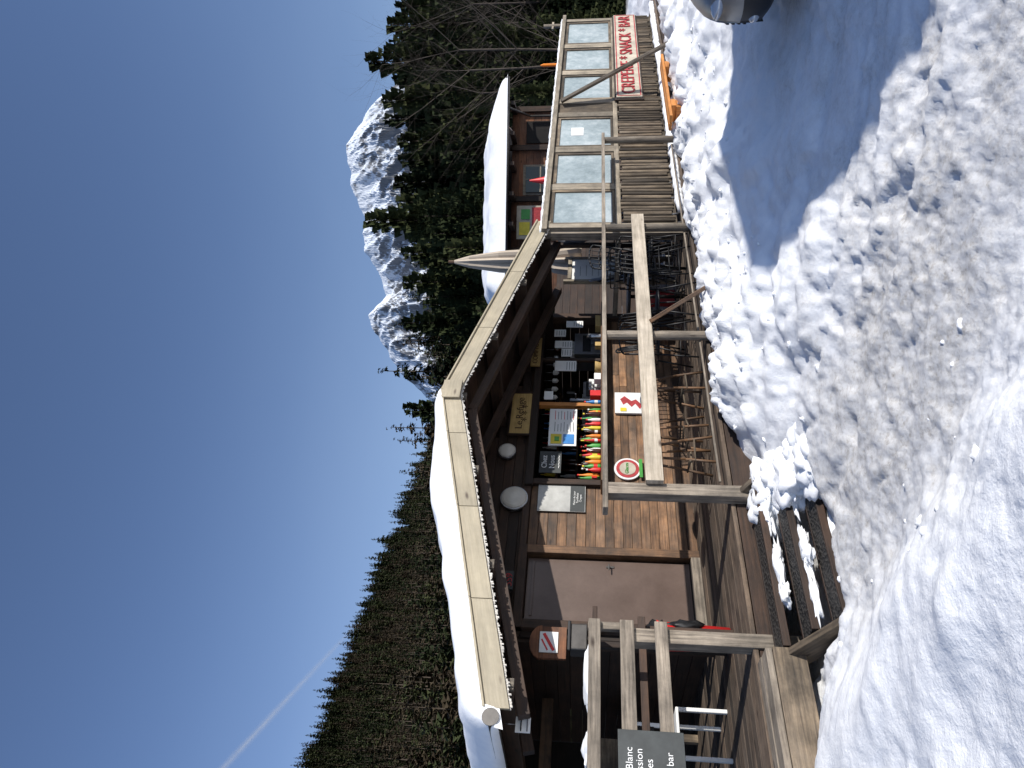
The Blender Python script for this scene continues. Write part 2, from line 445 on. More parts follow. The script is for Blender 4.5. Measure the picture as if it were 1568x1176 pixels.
def bare(name,seed,h=14):
    rn=random.Random(seed); mb=MB()
    def br(p,d,L,r,dep):
        n=3
        for i in range(n):
            q=p+d*L/n; mb.cyl(p,q,r,r*.8,'barebranch',3 if dep else 6,False); r*=.8; p=q
            d=(d+Vector((rn.gauss(0,.1),rn.gauss(0,.1),rn.gauss(.03,.05)))).normalized()
            if dep<3:
                for _ in range(2 if dep else 3):
                    ax=Vector((rn.gauss(0,1),rn.gauss(0,1),rn.gauss(.1,.4))).normalized()
                    br(p,(d*.75+ax*.8).normalized(),L*rn.uniform(.4,.6),r*.5,dep+1)
    br(Vector((0,0,-.5)),Vector((0,0,1)),h*.8,.12,0)
    return mb.build(name)
def instancer(name,child,places):
    vs=[];fs=[]
    for (p,s,a) in places:
        b=len(vs)
        for k in range(4):
            t=a+math.pi/4+k*math.pi/2; q=s*.70711
            vs.append((p.x+q*math.cos(t),p.y+q*math.sin(t),p.z))
        fs.append((b,b+1,b+2,b+3))
    me=bpy.data.meshes.new(name); me.from_pydata(vs,[],fs); me.update()
    o=bpy.data.objects.new(name,me); scene.collection.objects.link(o)
    o.instance_type='FACES'; o.use_instance_faces_scale=True; o.instance_faces_scale=1
    o.show_instancer_for_render=False; o.show_instancer_for_viewport=False
    child.parent=o
    return o
far=[spruce('spruce_shape',1,24,11,2,4.1,full=.6),spruce('spruce_shape',2,24,11,2,3.5,full=.6),spruce('larch_shape',3,19,9,2,4.2,20,'needles_brown',.45)]
pl=[[],[],[]]; rn=random.Random(5)
cnt=0
while cnt<5200:
    f=75+ (rn.random()**.72)*405; r=rn.uniform(-.66,.28)*f
    if f<95 and r>-35 : continue
    k=rn.random(); brown=noise.noise(Vector((r*.016,f*.010,9)))
    i=2 if (brown>.05 and k<.62) or k<.12 else (0 if k<.6 else 1)
    s=rn.uniform(.62,1.15)
    if rn.random()<.07: s*=1.25
    pl[i].append((C(r,f,far_h(r,f)-.5),s,rn.random()*6.28)); cnt+=1
for _ in range(550):
    f=rn.uniform(90,175); r=rn.uniform(.02,.75)*f
    pl[rn.choice([0,0,1])].append((C(r,f,far_h(r,f)-.5),rn.uniform(.65,.98),rn.random()*6.28))
for c_,p_,nm in zip(far,pl,('hillside_spruce_forest','hillside_spruce_forest','hillside_larch_forest')): instancer(nm,c_,p_)
hero=[spruce('near_spruce_shape',11,54,15,6,4.5,full=.34,mat='needles_near'),spruce('near_spruce_shape',12,50,14,6,3.9,full=.36,mat='needles_near')]
hp=[[],[]]
def top(X,Y,f,i):
    u=(X-588)/1120; m=.1045+(784-Y)/1120.*.99
    z0=far_h(u*f,f); h=(m*f+1.6)-z0; hp[i].append((C(u*f,f,z0-.3),h/20*1.02,rn.random()*6.28))
for X,Y,f,i in ((546,612,80,1),(681,606,84,0),(710,640,80,1),(745,605,74,0),(790,605,70,1),(841,541,60,0),(870,595,62,1),(900,588,66,0),(935,598,64,1),(965,592,58,0),(1000,575,66,1),(1030,566,60,0),(1062,588,64,1),(1091,541,57,0),(1120,580,60,1),(1148,572,54,0),(1176,590,57,1)):
    top(X,Y,f,i)
sil=[(600,690),(660,675),(700,640),(760,618),(800,604),(841,580),(900,600),(1000,590),(1040,580),(1090,565),(1150,585),(1300,590)]
X=606
while X<1290:
    top(X+rn.uniform(-5,5),interp(sil,X)+rn.uniform(5,45),rn.uniform(64,92),rn.randint(0,1)); X+=11
X=690
while X<1290:
    top(X+rn.uniform(-8,8),interp(sil,X)+rn.uniform(45,120),rn.uniform(44,60),rn.randint(0,1)); X+=14
X=860
while X<1300:
    top(X+rn.uniform(-8,8),interp(sil,X)+rn.uniform(110,190),rn.uniform(33,42),rn.randint(0,1)); X+=26
instancer('spruce_forest_edge',hero[0],hp[0]); instancer('spruce_forest_edge',hero[1],hp[1])
bt=bare('bare_tree_shape',4); bp_=[]
for _ in range(7):
    f=rn.uniform(34,42); r=rn.uniform(.36,.60)*f
    bp_.append((C(r,f,far_h(r,f)),rn.uniform(.5,.8),rn.random()*6.28))
instancer('bare_trees',bt,bp_)

# ---------------------------------------------------------------- snack bar building
bar=empty('wooden_snack_bar')
XC,ZR,SL=5.455,3.17,.25
def rz(x): return ZR-SL*abs(x-XC)
FY=7.2; DZ=.36
mb=MB()
def row(x0,x1,z0,z1,mat,y=FY,t=.04):
    x=x0
    while x<x1-.01:
        e=min(x1,x+random.uniform(1.1,2.8))
        if x1-e<.4: e=x1
        mb.box(x,e-.002,y+random.uniform(0,.008),y+t,z0,z1-.004,mat); x=e
z=DZ
while z<1.38:
    row(4.52,8.62,z,min(z+.103,1.39),'w_honey'); z+=.103
z=1.39
while z<2.27:
    row(4.52,5.47,z,min(z+.111,2.28),'w_honey'); z+=.111
z=2.28
while z<2.95:
    hw=(ZR-.22-z)/SL
    if hw<.3: break
    row(max(3.5,XC-hw),min(8.62,XC+hw),z,z+.12,'w_dark'); z+=.12
row(3.5,3.6,.36,2.28,'w_dark')
for k in range(16):
    zz=DZ+k*.14; mb.box(3.46,3.5,FY+.05,12,zz,zz+.136,'w_dark')
    mb.box(8.62,8.66,FY+.05,12,zz,zz+.136,'w_dark')
mb.box(-2,3.45,10,10.04,DZ,2.5,'w_vdark')  # porch back wall: near-black colour stands in for the shade under the roof
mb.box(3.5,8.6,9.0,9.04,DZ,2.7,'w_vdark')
mb.build('walls',bar,.003)
mb=MB()
mb.box(5.44,5.52,7.14,7.24,1.44,2.3,'w_dark'); mb.box(8.56,8.66,7.12,7.26,DZ,2.4,'w_dark')
mb.box(5.4,8.7,7.10,7.2,2.26,2.36,'w_dark')
mb.box(6.74,6.80,7.13,7.21,1.44,2.26,'w_orange')
mb.box(7.66,7.71,7.16,7.21,1.44,2.26,'w_dark')
mb.box(5.35,8.7,6.92,7.5,1.40,1.44,'w_honey')
mb.box(4.46,4.56,7.12,7.3,DZ,2.36,'w_honey',.3); mb.box(3.56,3.66,7.12,7.3,DZ,2.36,'w_dark'); mb.box(3.56,4.56,7.11,7.3,2.26,2.36,'w_dark')
mb.box(3.66,4.46,7.1,7.35,DZ,.46,'w_grey')
mb.box(4.40,5.5,7.15,7.2,2.28,2.36,'w_dark')
mb.build('frames',bar,.006)
mb=MB()
mb.box(3.68,4.44,7.215,7.25,.47,2.25,'doorbrown'); mb.box(3.70,3.72,7.205,7.214,.5,2.2,'doorbrown')
mb.cyl((4.36,7.20,1.35),(4.36,7.15,1.35),.008,.008,'gutter'); mb.beam((4.36,7.15,1.35),(4.29,7.15,1.35),.010,.014,'gutter')
mb.box(4.348,4.372,7.205,7.214,1.29,1.38,'gutter')
mb.box(3.74,4.40,7.2,7.214,2.17,2.2,'doorbrown')
mb.build('door',bar,.004)
mb=MB()
RY0,RY1=5.6,13
for xa,xb in ((2.13,XC),(XC,8.78)):
    n=14
    for k in range(n):
        a=xa+(xb-xa)*k/n; c=xa+(xb-xa)*(k+1)/n-.006
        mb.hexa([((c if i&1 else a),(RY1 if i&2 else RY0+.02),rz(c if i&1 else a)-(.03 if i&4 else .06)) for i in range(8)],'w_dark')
    mb.hexa([((xb if i&1 else xa),(RY1 if i&2 else RY0+.0),rz(xb if i&1 else xa)-(.0 if i&4 else .028)) for i in range(8)],'gutter')
def fascia(xa,xb,y0,y1,t,bt,mat):
    mb.hexa([((xb if i&1 else xa),(y1 if i&2 else y0),rz(xb if i&1 else xa)-(t if i&4 else bt)) for i in range(8)],mat)
for xa,xb in ((2.13,3.02),(3.025,3.95),(3.955,4.85),(4.855,XC),(XC,6.5),(6.505,7.6),(7.605,8.78)):
    fascia(xa,xb,5.565,5.598,.0,.185,'w_fascia'); fascia(xa,xb,5.54,5.60,-.02,.0,'w_fascia')
mb.hexa([((XC+.13 if i&1 else XC-.13),(5.56 if i&2 else 5.53),(rz(XC+.13)+.03 if i&4 else rz(XC+.13)-.17)) for i in range(8)],'w_fascia')
x=2.13
while x<8.76:
    w=random.uniform(.010,.022); d=random.uniform(.196,.222)
    fascia(x,min(x+w,8.78),5.585,5.60,.186,d,'dripedge'); x+=w
for x in (2.35,3.4,4.45,5.455,6.45,7.5,8.55):
    mb.box(x-.05,x+.05,5.68,FY+1.8,rz(x)-.24,rz(x)-.09,'w_dark')
    mb.box(x-.045,x+.045,5.64,5.68,rz(x)-.25,rz(x)-.10,'w_grey',.1)
for y in (5.9,6.7):
    for xa,xb in ((2.2,XC),(XC,8.7)):
        mb.beam((xa,y,rz(xa)-.29),(xb,y,rz(xb)-.29),.1,.1,'w_dark')
mb.box(8.55,8.67,5.62,5.74,DZ,2.2,'w_grey')
mb.build('roof',bar,.004)
mb=MB()
for k in range(8):
    a0=math.pi*k/8; a1=math.pi*(k+1)/8
    f_=lambda a,y:(2.06-.065*math.cos(a),y,2.30-.065*math.sin(a))
    mb.poly([f_(a0,5.55),f_(a0,13),f_(a1,13),f_(a1,5.55)],'gutter',.5,True)
mb.cyl((2.06,5.548,2.29),(2.06,5.556,2.29),.066,.066,'gutter',16)
mb.build('gutter',bar)
def roofsnow():
    xs=[];x=1.98
    while x<5.75: xs.append(x); x+= .025 if x<2.3 or x>5.2 else .07
    ys=[];y=5.57
    while y<12.9: ys.append(y); y+= .02 if y<5.8 else .14
    vs=[];fs=[]
    for y in ys:
        for x in xs:
            ex=lin(1.98,2.20,x); ey=lin(5.57,5.75,y); er=lin(5.62,5.35,x)
            e=math.sqrt(max(0,1-(1-ex)**2))*math.sqrt(max(0,1-(1-ey)**2))*er**.6
            t=.215*(.38+.62*lin(5.5,4.3,x))*e*(1+.25*noise.fractal(Vector((x*1.1,y*.8,2)),.8,2,3)+.08*noise.noise(Vector((x*5,y*5,1))))
            yy=y+ (1-ey)*(-.02+.08*noise.noise(Vector((x*2.2,0,8))))
            base=rz(x)+.022-(.10*(1-ex)**2 if x<2.2 else 0)
            vs.append((x,yy,base+t))
    n=len(xs)
    for j in range(len(ys)-1):
        for i in range(n-1):
            a=j*n+i; fs.append((a,a+1,a+n+1,a+n))
    b=len(vs)
    for i,x in enumerate(xs):
        k=vs[i]; vs.append((x,k[1]+.02,rz(x)+.01-(.12 if x<2.13 else 0)))
    for i in range(n-1): fs.append((i+1,i,b+i,b+i+1))
    b=len(vs)
    for j,y in enumerate(ys): vs.append((2.05,y,2.25))
    for j in range(len(ys)-1): fs.append((j*n,(j+1)*n,b+j+1,b+j))
    me=bpy.data.meshes.new('roof_snow'); me.from_pydata(vs,[],fs); me.materials.append(MATS['snow'])
    me.polygons.foreach_set('use_smooth',[True]*len(fs)); me.update()
    o=bpy.data.objects.new('roof_snow',me); scene.collection.objects.link(o); o.parent=bar
roofsnow()
mb=MB()
for z in (1.75,2.05): mb.box(5.6,8.5,8.7,8.95,z,z+.03,'w_honey')
for k in range(50):
    x=5.7+(k%25)*.105+random.uniform(-.02,.02); z=1.78 if k<25 else 2.08; c=random.choice(['brownglass','green','white','metal','red','brownglass','blue','yellow'])
    mb.lathe((x,8.8,z),[(.03,0),(.03,.13),(.012,.18),(.012,.23),(0,.23)],c,8)
mb.box(5.6,8.5,8.3,8.6,1.2,1.24,'w_grey')
mb.box(7.3,7.62,7.55,7.85,1.44,1.68,'greycloth'); mb.box(7.32,7.6,7.535,7.548,1.5,1.64,'black')
mb.box(7.95,8.4,7.3,7.65,1.44,1.82,'metal'); mb.box(8.0,8.35,7.29,7.299,1.58,1.70,'black')
mb.cyl((8.08,7.28,1.56),(8.08,7.2,1.56),.02,.02,'metal'); mb.cyl((8.26,7.28,1.56),(8.26,7.2,1.56),.02,.02,'metal')
mb.cyl((7.05,7.35,1.44),(7.05,7.35,1.86),.03,.03,'metal'); mb.cyl((7.05,7.35,1.78),(7.05,7.22,1.78),.012,.012,'metal'); mb.box(7.03,7.07,7.2,7.23,1.79,1.9,'black')
for k in range(5): mb.lathe((8.0+k*.085,7.45,1.82),[(.03,0),(.036,.06),(.03,.06),(.025,.01)],'white',10)
for k in range(9): mb.lathe((7.18+.05*(k%3),7.2+.07*(k//3),1.44),[(.022,0),(.03,.08+.04*(k%3)),(.027,.08+.04*(k%3))],'white',10)
mb.box(6.86,6.96,7.05,7.15,1.44,1.58,'red'); mb.box(7.12,7.24,7.0,7.1,1.44,1.53,'white'); mb.box(7.8,7.88,7.0,7.08,1.44,1.52,'w_sign'); mb.box(8.2,8.45,6.98,7.1,1.44,1.52,'w_sign')
mb.lathe((7.4,7.05,1.44),[(.07,0),(.09,.08),(.08,.08),(.06,.02)],'w_sign',14); mb.lathe((8.05,7.05,1.44),[(.04,0),(.04,.14),(.02,.17),(.03,.2)],'metal',12)
mb.box(7.75,8.1,8.3,8.7,1.24,1.7,'white')
for k in range(9):
    x=7.0+k*.17; mb.cyl((x,7.6,2.26),(x,7.6,2.14),.004,.004,'metal',5); mb.lathe((x,7.6,2.04),[(.0,0),(.035,.03),(.035,.09),(.01,.1)],random.choice(['metal','white','brownglass']),10)
mb.build('bar_interior',bar,.004)
def board(name,x0,x1,z0,z1,y,mat,frame=None,t=.012):
    mb=MB(); mb.box(x0,x1,y-t,y,z0,z1,mat)
    if frame:
        w=.02
        mb.box(x0-w,x0-.0005,y-t-.008,y,z0-w,z1+w,frame); mb.box(x1+.0005,x1+w,y-t-.008,y,z0-w,z1+w,frame)
        mb.box(x0,x1,y-t-.008,y,z0-w,z0-.0005,frame); mb.box(x0,x1,y-t-.008,y,z1+.0005,z1+w,frame)
    return mb
mb=board('',6.06,6.70,1.75,2.11,7.17,'white')
mb.box(6.09,6.25,7.15,7.157,1.78,1.92,'blue'); mb.box(6.09,6.25,7.15,7.157,1.94,2.08,'yellow'); mb.box(6.13,6.2,7.14,7.149,1.97,2.03,'green')
for k in range(7):
    mb.box(6.30,6.46-.02*(k%3),7.15,7.157,1.79+k*.04,1.797+k*.04,'greycloth')
    mb.box(6.51,6.66-.02*(k%2),7.15,7.157,1.79+k*.04,1.797+k*.04,'red'if k%3==0 else 'greycloth')
mb.build('menu_poster',None,.001)
mb=board('',6.83,6.98,2.08,2.2,7.12,'white'); mb.build('small_poster')
mb=board('',5.62,5.96,1.93,2.2,7.17,'blackboard'); o=mb.build('logo_chalkboard')
text('Chez\nNous',(5.79,7.155,2.09),.2,'chalk',o); text('~~~~',(5.79,7.155,1.96),.2,'chalk',o)
mb=board('',5.06,5.44,1.62,2.19,7.185,'menuboard'); o=mb.build('menu_blackboard',None,.002)
mb=MB(); mb.box(5.065,5.435,7.168,7.172,1.63,1.80,'blackboard'); q=mb.build('chalk_panel',o)
text('Menu du jour\nTartiflette\nCrepes',(5.25,7.164,1.715),.2,'chalk',o)
for (x0,x1,z0,z1) in ((7.42,7.62,1.78,2.08),(7.72,7.88,1.85,2.0),(7.9,8.05,1.85,2.1),(8.15,8.3,1.95,2.12),(8.36,8.5,1.7,1.95)):
    mb=board('',x0,x1,z0,z1,7.15,'white')
    for k in range(4): mb.box(x0+.02,x1-.03,7.132,7.137,z0+.02+k*.036,z0+.028+k*.036,'greycloth')
    mb.build('paper_notice')
mb=board('',6.2,6.92,2.36,2.62,7.13,'w_sign','w_dark',.03); o=mb.build('carved_wooden_sign',None,.004)
text('Le Refuge',(6.56,7.098,2.5),.55,'carved',o,height=.12); text('* * *',(6.56,7.098,2.41),.3,'carved',o)
mb=board('',7.42,8.0,2.285,2.42,7.07,'w_sign',None,.03); o=mb.build('wooden_name_sign',None,.004)
text('COMPTOIR',(7.71,7.038,2.355),.5,'carved',o,height=.07)
for (x,z,r) in ((5.2,2.47,.165),(5.93,2.62,.115)):
    mb=MB(); mb.cyl((x,7.18,z),(x,7.12,z),r,r,'metal',28)
    prev=None
    for k in range(6):
        a=k/5*math.pi/2; rr=r*.94*math.cos(a); yy=7.12-.05*math.sin(a)
        ring=[(x+rr*math.cos(t*2*math.pi/24),yy,z+rr*math.sin(t*2*math.pi/24)) for t in range(24)]
        if prev:
            for t in range(24): mb.poly([prev[t],prev[(t+1)%24],ring[(t+1)%24],ring[t]],'lampglass',.5,True)
        prev=ring
    mb.build('wall_lamp')
mb=MB(); mb.box(3.95,4.17,7.05,7.09,2.38,2.47,'blackboard'); o=mb.build('house_number_plate'); text('559',(4.06,7.045,2.425),.15,'letter_red',o)
mb=MB(); mb.box(6.65,7.03,7.16,7.19,.74,1.25,'white'); o=mb.build('advertising_panel',None,.004)
mb=MB(); pts=[(6.72,.92),(6.80,.89),(6.90,.97),(6.87,1.03),(6.96,1.12),(6.90,1.18),(6.80,1.14),(6.84,1.09),(6.76,1.03),(6.82,.98)]
mb.poly([(a,7.157,b) for a,b in pts],'letter_red'); mb.box(6.69,6.99,7.152,7.158,.78,.81,'orange'); mb.box(6.68,6.74,7.152,7.158,1.1,1.18,'yellow'); mb.build('logo',o)
mb=MB(); mb.cyl((5.72,7.19,1.11),(5.72,7.165,1.11),.165,.165,'white',32); mb.cyl((5.72,7.164,1.11),(5.72,7.160,1.11),.14,.14,'letter_red',32); mb.cyl((5.72,7.159,1.11),(5.72,7.156,1.11),.10,.10,'signcream',32)
mb.box(5.58,5.86,7.145,7.155,.93,.97,'green'); o=mb.build('round_ice_cream_sign'); text('Glaces',(5.72,7.152,1.12),.16,'green',o)
cols=['red','green','orange','yellow','brownglass','white','green','red','orange','brownglass','yellow','green','red','white','brownglass','orange','green','blue']
for i,c in enumerate(cols*2):
    back=i>=len(cols); i2=i%len(cols)
    mb=MB(); x=5.60+i2*.064+random.uniform(-.012,.012); y=(7.02 if not back else 7.28)+random.uniform(-.03,.06); k=random.uniform(.7,1.0)*(1.25 if back else .9)
    if back and i2%3==0: c='brownglass'
    rr_=random.choice([.021,.026,.031])
    mb.lathe((x,y,1.44),[(0,0),(rr_-.002,.002),(rr_,.02),(rr_,.14*k),(.011,.20*k),(.010,.24*k),(0,.245*k)],c,12)
    mb.lathe((x,y,1.44+.235*k),[(.013,0),(.013,.02),(0,.024)],random.choice(['red','white','black','yellow']),10)
    if i%2: mb.lathe((x,y,1.44),[(rr_+.001,.04),(rr_+.001,.10*k)],random.choice(['white','yellow','red','white']),12)
    mb.build('sauce_bottle' if not back else 'drink_bottle')
# ---------------------------------------------------------------- deck
mb=MB(); y=5.30
while y<10:
    for xa,xb in ((-3,1.2),(1.205,5.1),(5.105,9.2),(9.205,13.4),(13.405,18)):
        mb.box(xa,xb-.004,y,y+.135,DZ-.035+random.uniform(0,.004),DZ+random.uniform(0,.004),'w_deck')
    y+=.145
mb.box(-3,2.45,5.02,5.16,.30,.345,'w_grey',.85); mb.box(-3,2.45,5.167,5.29,.31,.352,'w_grey',.7)
mb.box(-3,2.45,5.0,5.015,.08,.3,'w_slat'); mb.box(-3,18,5.31,5.35,.1,.315,'w_dark')
for x in range(-2,18,2): mb.box(x,x+.1,5.36,5.46,-.3,.32,'w_dark')
mb.build('wooden_deck',None,.004)
mb=MB()
for i in range(60):
    x=8.9+i*.135; blob(mb,(x,5.42,DZ+.04),.13,.09,.05+.02*random.random(),'snow',i,.3,2)
mb.build('deck_edge_snow')
mb=MB()
for (y0,zt) in ((5.02,.22),(4.76,.085),(4.5,-.05)):
    mb.box(2.46,3.92,y0,y0+.2,zt-.045,zt,'grating')
    mb.box(2.46,3.92,y0-.025,y0-.002,zt-.05,zt+.004,'w_dark'); mb.box(2.46,3.92,y0+.202,y0+.225,zt-.05,zt+.003,'w_dark')
mb.beam((2.42,5.32,.24),(2.42,4.3,-.26),.05,.2,'w_slat'); mb.beam((3.95,5.32,.24),(3.95,4.6,-.12),.05,.2,'w_slat')
mb.build('entrance_steps',None,.004)
mb=MB()
for i in range(30):
    k=random.choice([(5.0,.19),(4.74,.055),(4.5,-.10)])
    blob(mb,(random.uniform(2.5,3.9),k[0]+random.uniform(-.05,.04),k[1]-.035),random.uniform(.06,.22),random.uniform(.03,.08),.03,'snow',i,.9,3)
for i in range(16):
    t=i/15
    blob(mb,(3.66+.30*random.random()-.1*t,5.15-.85*t,.07-.22*t+.05*random.random()),random.uniform(.18,.30),.22,.13,'snow',i+50,.5,4)
mb.build('step_snow')
# ---------------------------------------------------------------- railing
mb=MB()
for x,zb in ((3.94,-.1),(6.02,.05),(8.1,.1),(10.48,.05)):
    if x<5: mb.box(x-.06,x+.06,5.2,5.31,zb,1.42,'w_grey',.9)
    else: mb.cyl((x,5.25,zb),(x,5.25,1.42),.055,.05,'w_grey',10)
mb.box(3.72,10.62,5.19,5.31,1.42,1.465,'w_grey',.9)
mb.box(3.98,8.25,5.135,5.19,.94,1.095,'w_pale')
mb.beam((6.1,5.12,.96),(6.45,4.75,.15),.07,.045,'w_honey',.9)
mb.box(4.1,10.4,5.28,5.30,.42,.44,'w_grey')
mb.build('deck_railing',None,.005)
mb=MB()
mb.box(2.57,2.68,5.28,5.4,-.1,1.30,'w_grey',.9); mb.box(1.0,1.1,5.28,5.4,.3,1.55,'w_grey')
for z0,z1,xl,rr_ in ((1.485,1.575,.2,.5),(1.235,1.34,.9,.75),(.985,1.08,.9,.95)):
    mb.box(xl,2.72,5.235,5.275,z0,z1,'w_grey',rr_)
mb.box(2.66,2.72,5.28,5.33,1.25,1.58,'w_grey')
mb.build('terrace_fence',None,.005)
mb=board('',1.2,1.905,.93,1.37,5.225,'blackboard',None,.02); o=mb.build('drinks_blackboard',None,.003)
text('Vin chaud Blanc\nBieres pression\nLimonades',(1.58,5.202,1.23),.42,'chalk',o); text('free hugs bar',(1.60,5.202,1.03),.34,'chalk',o)
mb=MB(); mb.box(.6,3.1,5.75,6.15,1.50,1.54,'w_dark')
for x in (.7,2.95): mb.box(x,x+.07,5.9,5.97,DZ,1.5,'w_dark')
mb.box(.65,3.05,5.8,5.83,1.1,1.16,'w_dark')
blob(mb,(2.55,5.95,1.555),.24,.15,.05,'snow',3,.45,3); blob(mb,(2.0,5.95,1.555),.16,.15,.045,'snow',8,.45,3); blob(mb,(1.3,5.95,1.56),.35,.15,.06,'snow',9,.45,3)
mb.build('high_table_with_snow',None,.004)
mb=MB(); mb.box(3.1,3.42,6.80,6.84,1.78,2.02,'w_red')
pts=[(3.26+.17*math.cos(t*math.pi/10),6.82,2.02+.12*math.sin(t*math.pi/10)) for t in range(11)]
mb.poly([(p[0],6.80,p[2]) for p in pts][::-1],'w_red'); mb.poly([(p[0],6.84,p[2]) for p in pts],'w_red')
mb.box(3.15,3.36,6.785,6.798,1.86,2.04,'white'); mb.beam((3.17,6.782,1.9),(3.34,6.782,2.0),.003,.03,'red'); mb.beam((3.17,6.782,1.96),(3.28,6.782,2.02),.003,.015,'red')
mb.box(3.24,3.3,6.84,6.9,DZ,1.8,'w_dark')
mb.build('notice_board',None,.002)
mb=MB(); mb.box(2.92,3.16,6.2,6.36,1.58,1.73,'gutter'); mb.beam((2.90,6.19,1.74),(3.18,6.19,1.74),.02,.03,'black'); mb.box(3.0,3.06,6.3,6.36,DZ,1.58,'w_dark'); mb.build('mailbox',None,.015)
mb=MB(); mb.lathe((3.03,6.1,DZ),[(0,0),(.10,0),(.125,.60),(.135,.62),(.12,.62),(.11,.56)],'red',20)
blob(mb,(3.03,6.1,DZ+.62),.115,.115,.09,'black',2,.5,3); blob(mb,(3.08,6.0,DZ+.38),.05,.04,.14,'black',5,.5,3); mb.build('red_waste_bin')
mb=MB(); mb.box(2.1,3.4,8.5,8.56,1.95,2.08,'w_honey'); mb.box(1.2,3.2,8.4,8.7,1.0,1.06,'w_slat')
for x in (1.3,3.0): mb.box(x,x+.08,8.45,8.53,DZ,1.0,'w_slat')
mb.box(1.7,3.0,8.5,8.9,1.06,1.5,'w_slat'); mb.build('storage_shelf',None,.004)
mb=MB(); cx,cy=2.2,6.6
for sx in (0,.4):
    for sy in (0,.4): mb.box(cx+sx,cx+sx+.035,cy+sy,cy+sy+.035,DZ,DZ+(.42 if sy==0 else .85),'white')
mb.box(cx,cx+.435,cy,cy+.435,DZ+.42,DZ+.445,'white'); mb.box(cx+.036,cx+.399,cy+.4,cy+.42,DZ+.6,DZ+.85,'w_vdark'); mb.box(cx,cx+.435,cy+.395,cy+.43,DZ+.851,DZ+.89,'white')
mb.build('garden_chair',None,.006)
mb=MB(); mb.box(2.12,2.24,6.0,6.01,2.02,2.14,'white'); mb.box(2.13,2.23,5.99,5.999,2.04,2.05,'greycloth'); mb.box(2.13,2.21,5.99,5.999,2.09,2.1,'black'); mb.cyl((2.18,6.005,2.14),(2.18,6.005,2.25),.003,.003,'metal',5); mb.build('small_notice')
# ---------------------------------------------------------------- windbreak
wb=empty('glazed_windbreak')
WY=5.6
mb=MB()
wins=[(8.74,9.56),(9.80,10.68),(10.98,11.92),(12.72,13.66),(13.98,14.94),(15.3,16.4)]
posts=[(8.6,8.70),(9.60,9.76),(10.74,10.92),(11.98,12.14),(12.5,12.66),(13.72,13.90),(15.02,15.22),(16.48,16.62)]
for a,c in posts: mb.box(a,c,WY-.04,WY+.06,DZ,2.2,'w_frame')
mb.box(8.5,16.75,WY-.09,WY+.12,2.2,2.27,'w_frame')
mb.box(8.6,16.6,WY-.05,WY+.05,1.19,1.265,'w_frame'); mb.box(8.6,16.6,WY-.05,WY+.05,DZ+.08,DZ+.13,'w_slat')
for a,c in wins:
    mb.box(a-.04,a,WY-.03,WY+.03,1.27,2.19,'w_slat'); mb.box(c,c+.04,WY-.03,WY+.03,1.27,2.19,'w_slat')
    mb.box(a,c,WY-.03,WY+.03,2.13,2.19,'w_slat'); mb.box(a,c,WY-.03,WY+.03,1.27,1.31,'w_slat')
mb.box(12.14,12.5,WY-.02,WY+.02,1.27,2.19,'w_slat')
x=8.7
while x<16.5:
    w=random.uniform(.055,.095)
    mb.cyl((x+w/2,WY-.055+random.uniform(0,.012),DZ+.12+random.uniform(-.03,.03)),(x+w/2+random.uniform(-.015,.015),WY-.055,1.19+random.uniform(-.04,.01)),w*.5,w*.44,'w_slat',8); x+=w+random.uniform(.006,.02)
mb.box(8.6,8.68,WY+.06,8.5,1.19,1.26,'w_frame'); mb.box(8.6,8.68,WY+.06,8.5,2.2,2.27,'w_frame')
mb.build('timber_frame',wb,.004)
mb=MB()
for a,c in wins: mb.box(a,c,WY-.006,WY+.006,1.31,2.13,'plexi')
mb.build('panes',wb)
mb=MB(); mb.box(11.35,11.62,WY-.012,WY-.008,1.75,1.95,'white'); mb.build('taped_notice',wb)
mb=MB()
for i in range(62):
    blob(mb,(8.6+i*.13,WY,2.285),.12,.08,.018+.012*random.random(),'snow',i,.4,2)
mb.build('snow_on_top',wb)
mb=MB(); mb.box(12.5,16.5,5.47,5.5,.76,1.2,'signcream')
for z in (.775,1.165): mb.box(12.53,16.47,5.462,5.468,z,z+.02,'letter_red')
for x in (12.53,16.45): mb.box(x,x+.02,5.462,5.468,.80,1.16,'letter_red')
mb.box(12.45,16.55,5.5,5.53,.73,1.23,'w_dark')
o=mb.build('creperie_sign',None,.003)
text('CREPERIE * SNACK * BAR',(14.5,5.458,.98),3.75,'letter_red',o,height=.25,ext=.006)
mb=MB(); mb.beam((12.45,5.5,2.15),(13.1,4.75,.2),.12,.05,'w_grey',.2); mb.build('leaning_plank',None,.005)
mb=MB()
mb.box(10.2,12.45,4.75,4.86,.47,.51,'w_orange'); mb.box(10.2,12.45,4.875,4.985,.47,.51,'w_orange')
for x in (10.5,11.9):
    mb.box(x,x+.22,4.74,4.99,.40,.468,'w_orange')
    mb.hexa([(x+(.26 if i&1 else -.04)*(1 if not i&4 else .8),(4.98 if i&2 else 4.75),(.4 if i&4 else .1)) for i in range(8)],'w_orange')
mb.build('wooden_bench',None,.006)
mb=MB(); p=C(.437*22,22,0); mb.cyl(p,p+Vector((0,0,3.1)),.05,.05,'orange'); mb.cyl(p+Vector((0,0,3.1)),p+Vector((0,0,3.2)),.05,.01,'orange'); mb.build('snow_marker_pole')
mb=MB(); p=C(.49*16,16,0); mb.cyl(p,p+Vector((0,0,2.7)),.05,.045,'w_frame'); mb.beam(p+Vector((-.2,0,2.5)),p+Vector((.2,0,2.5)),.04,.04,'w_frame'); mb.build('timber_post')
mb=MB()
for k in range(13): mb.box(8.7,18,9.4,9.44,DZ+k*.15,DZ+k*.15+.146,'w_dark')
for x in (9,11,13,15,17): mb.box(x,x+.1,9.3,9.395,DZ,2.35,'w_dark')
mb.build('terrace_back_wall',None,.003)
mb=MB(); px,py=9.9,7.05
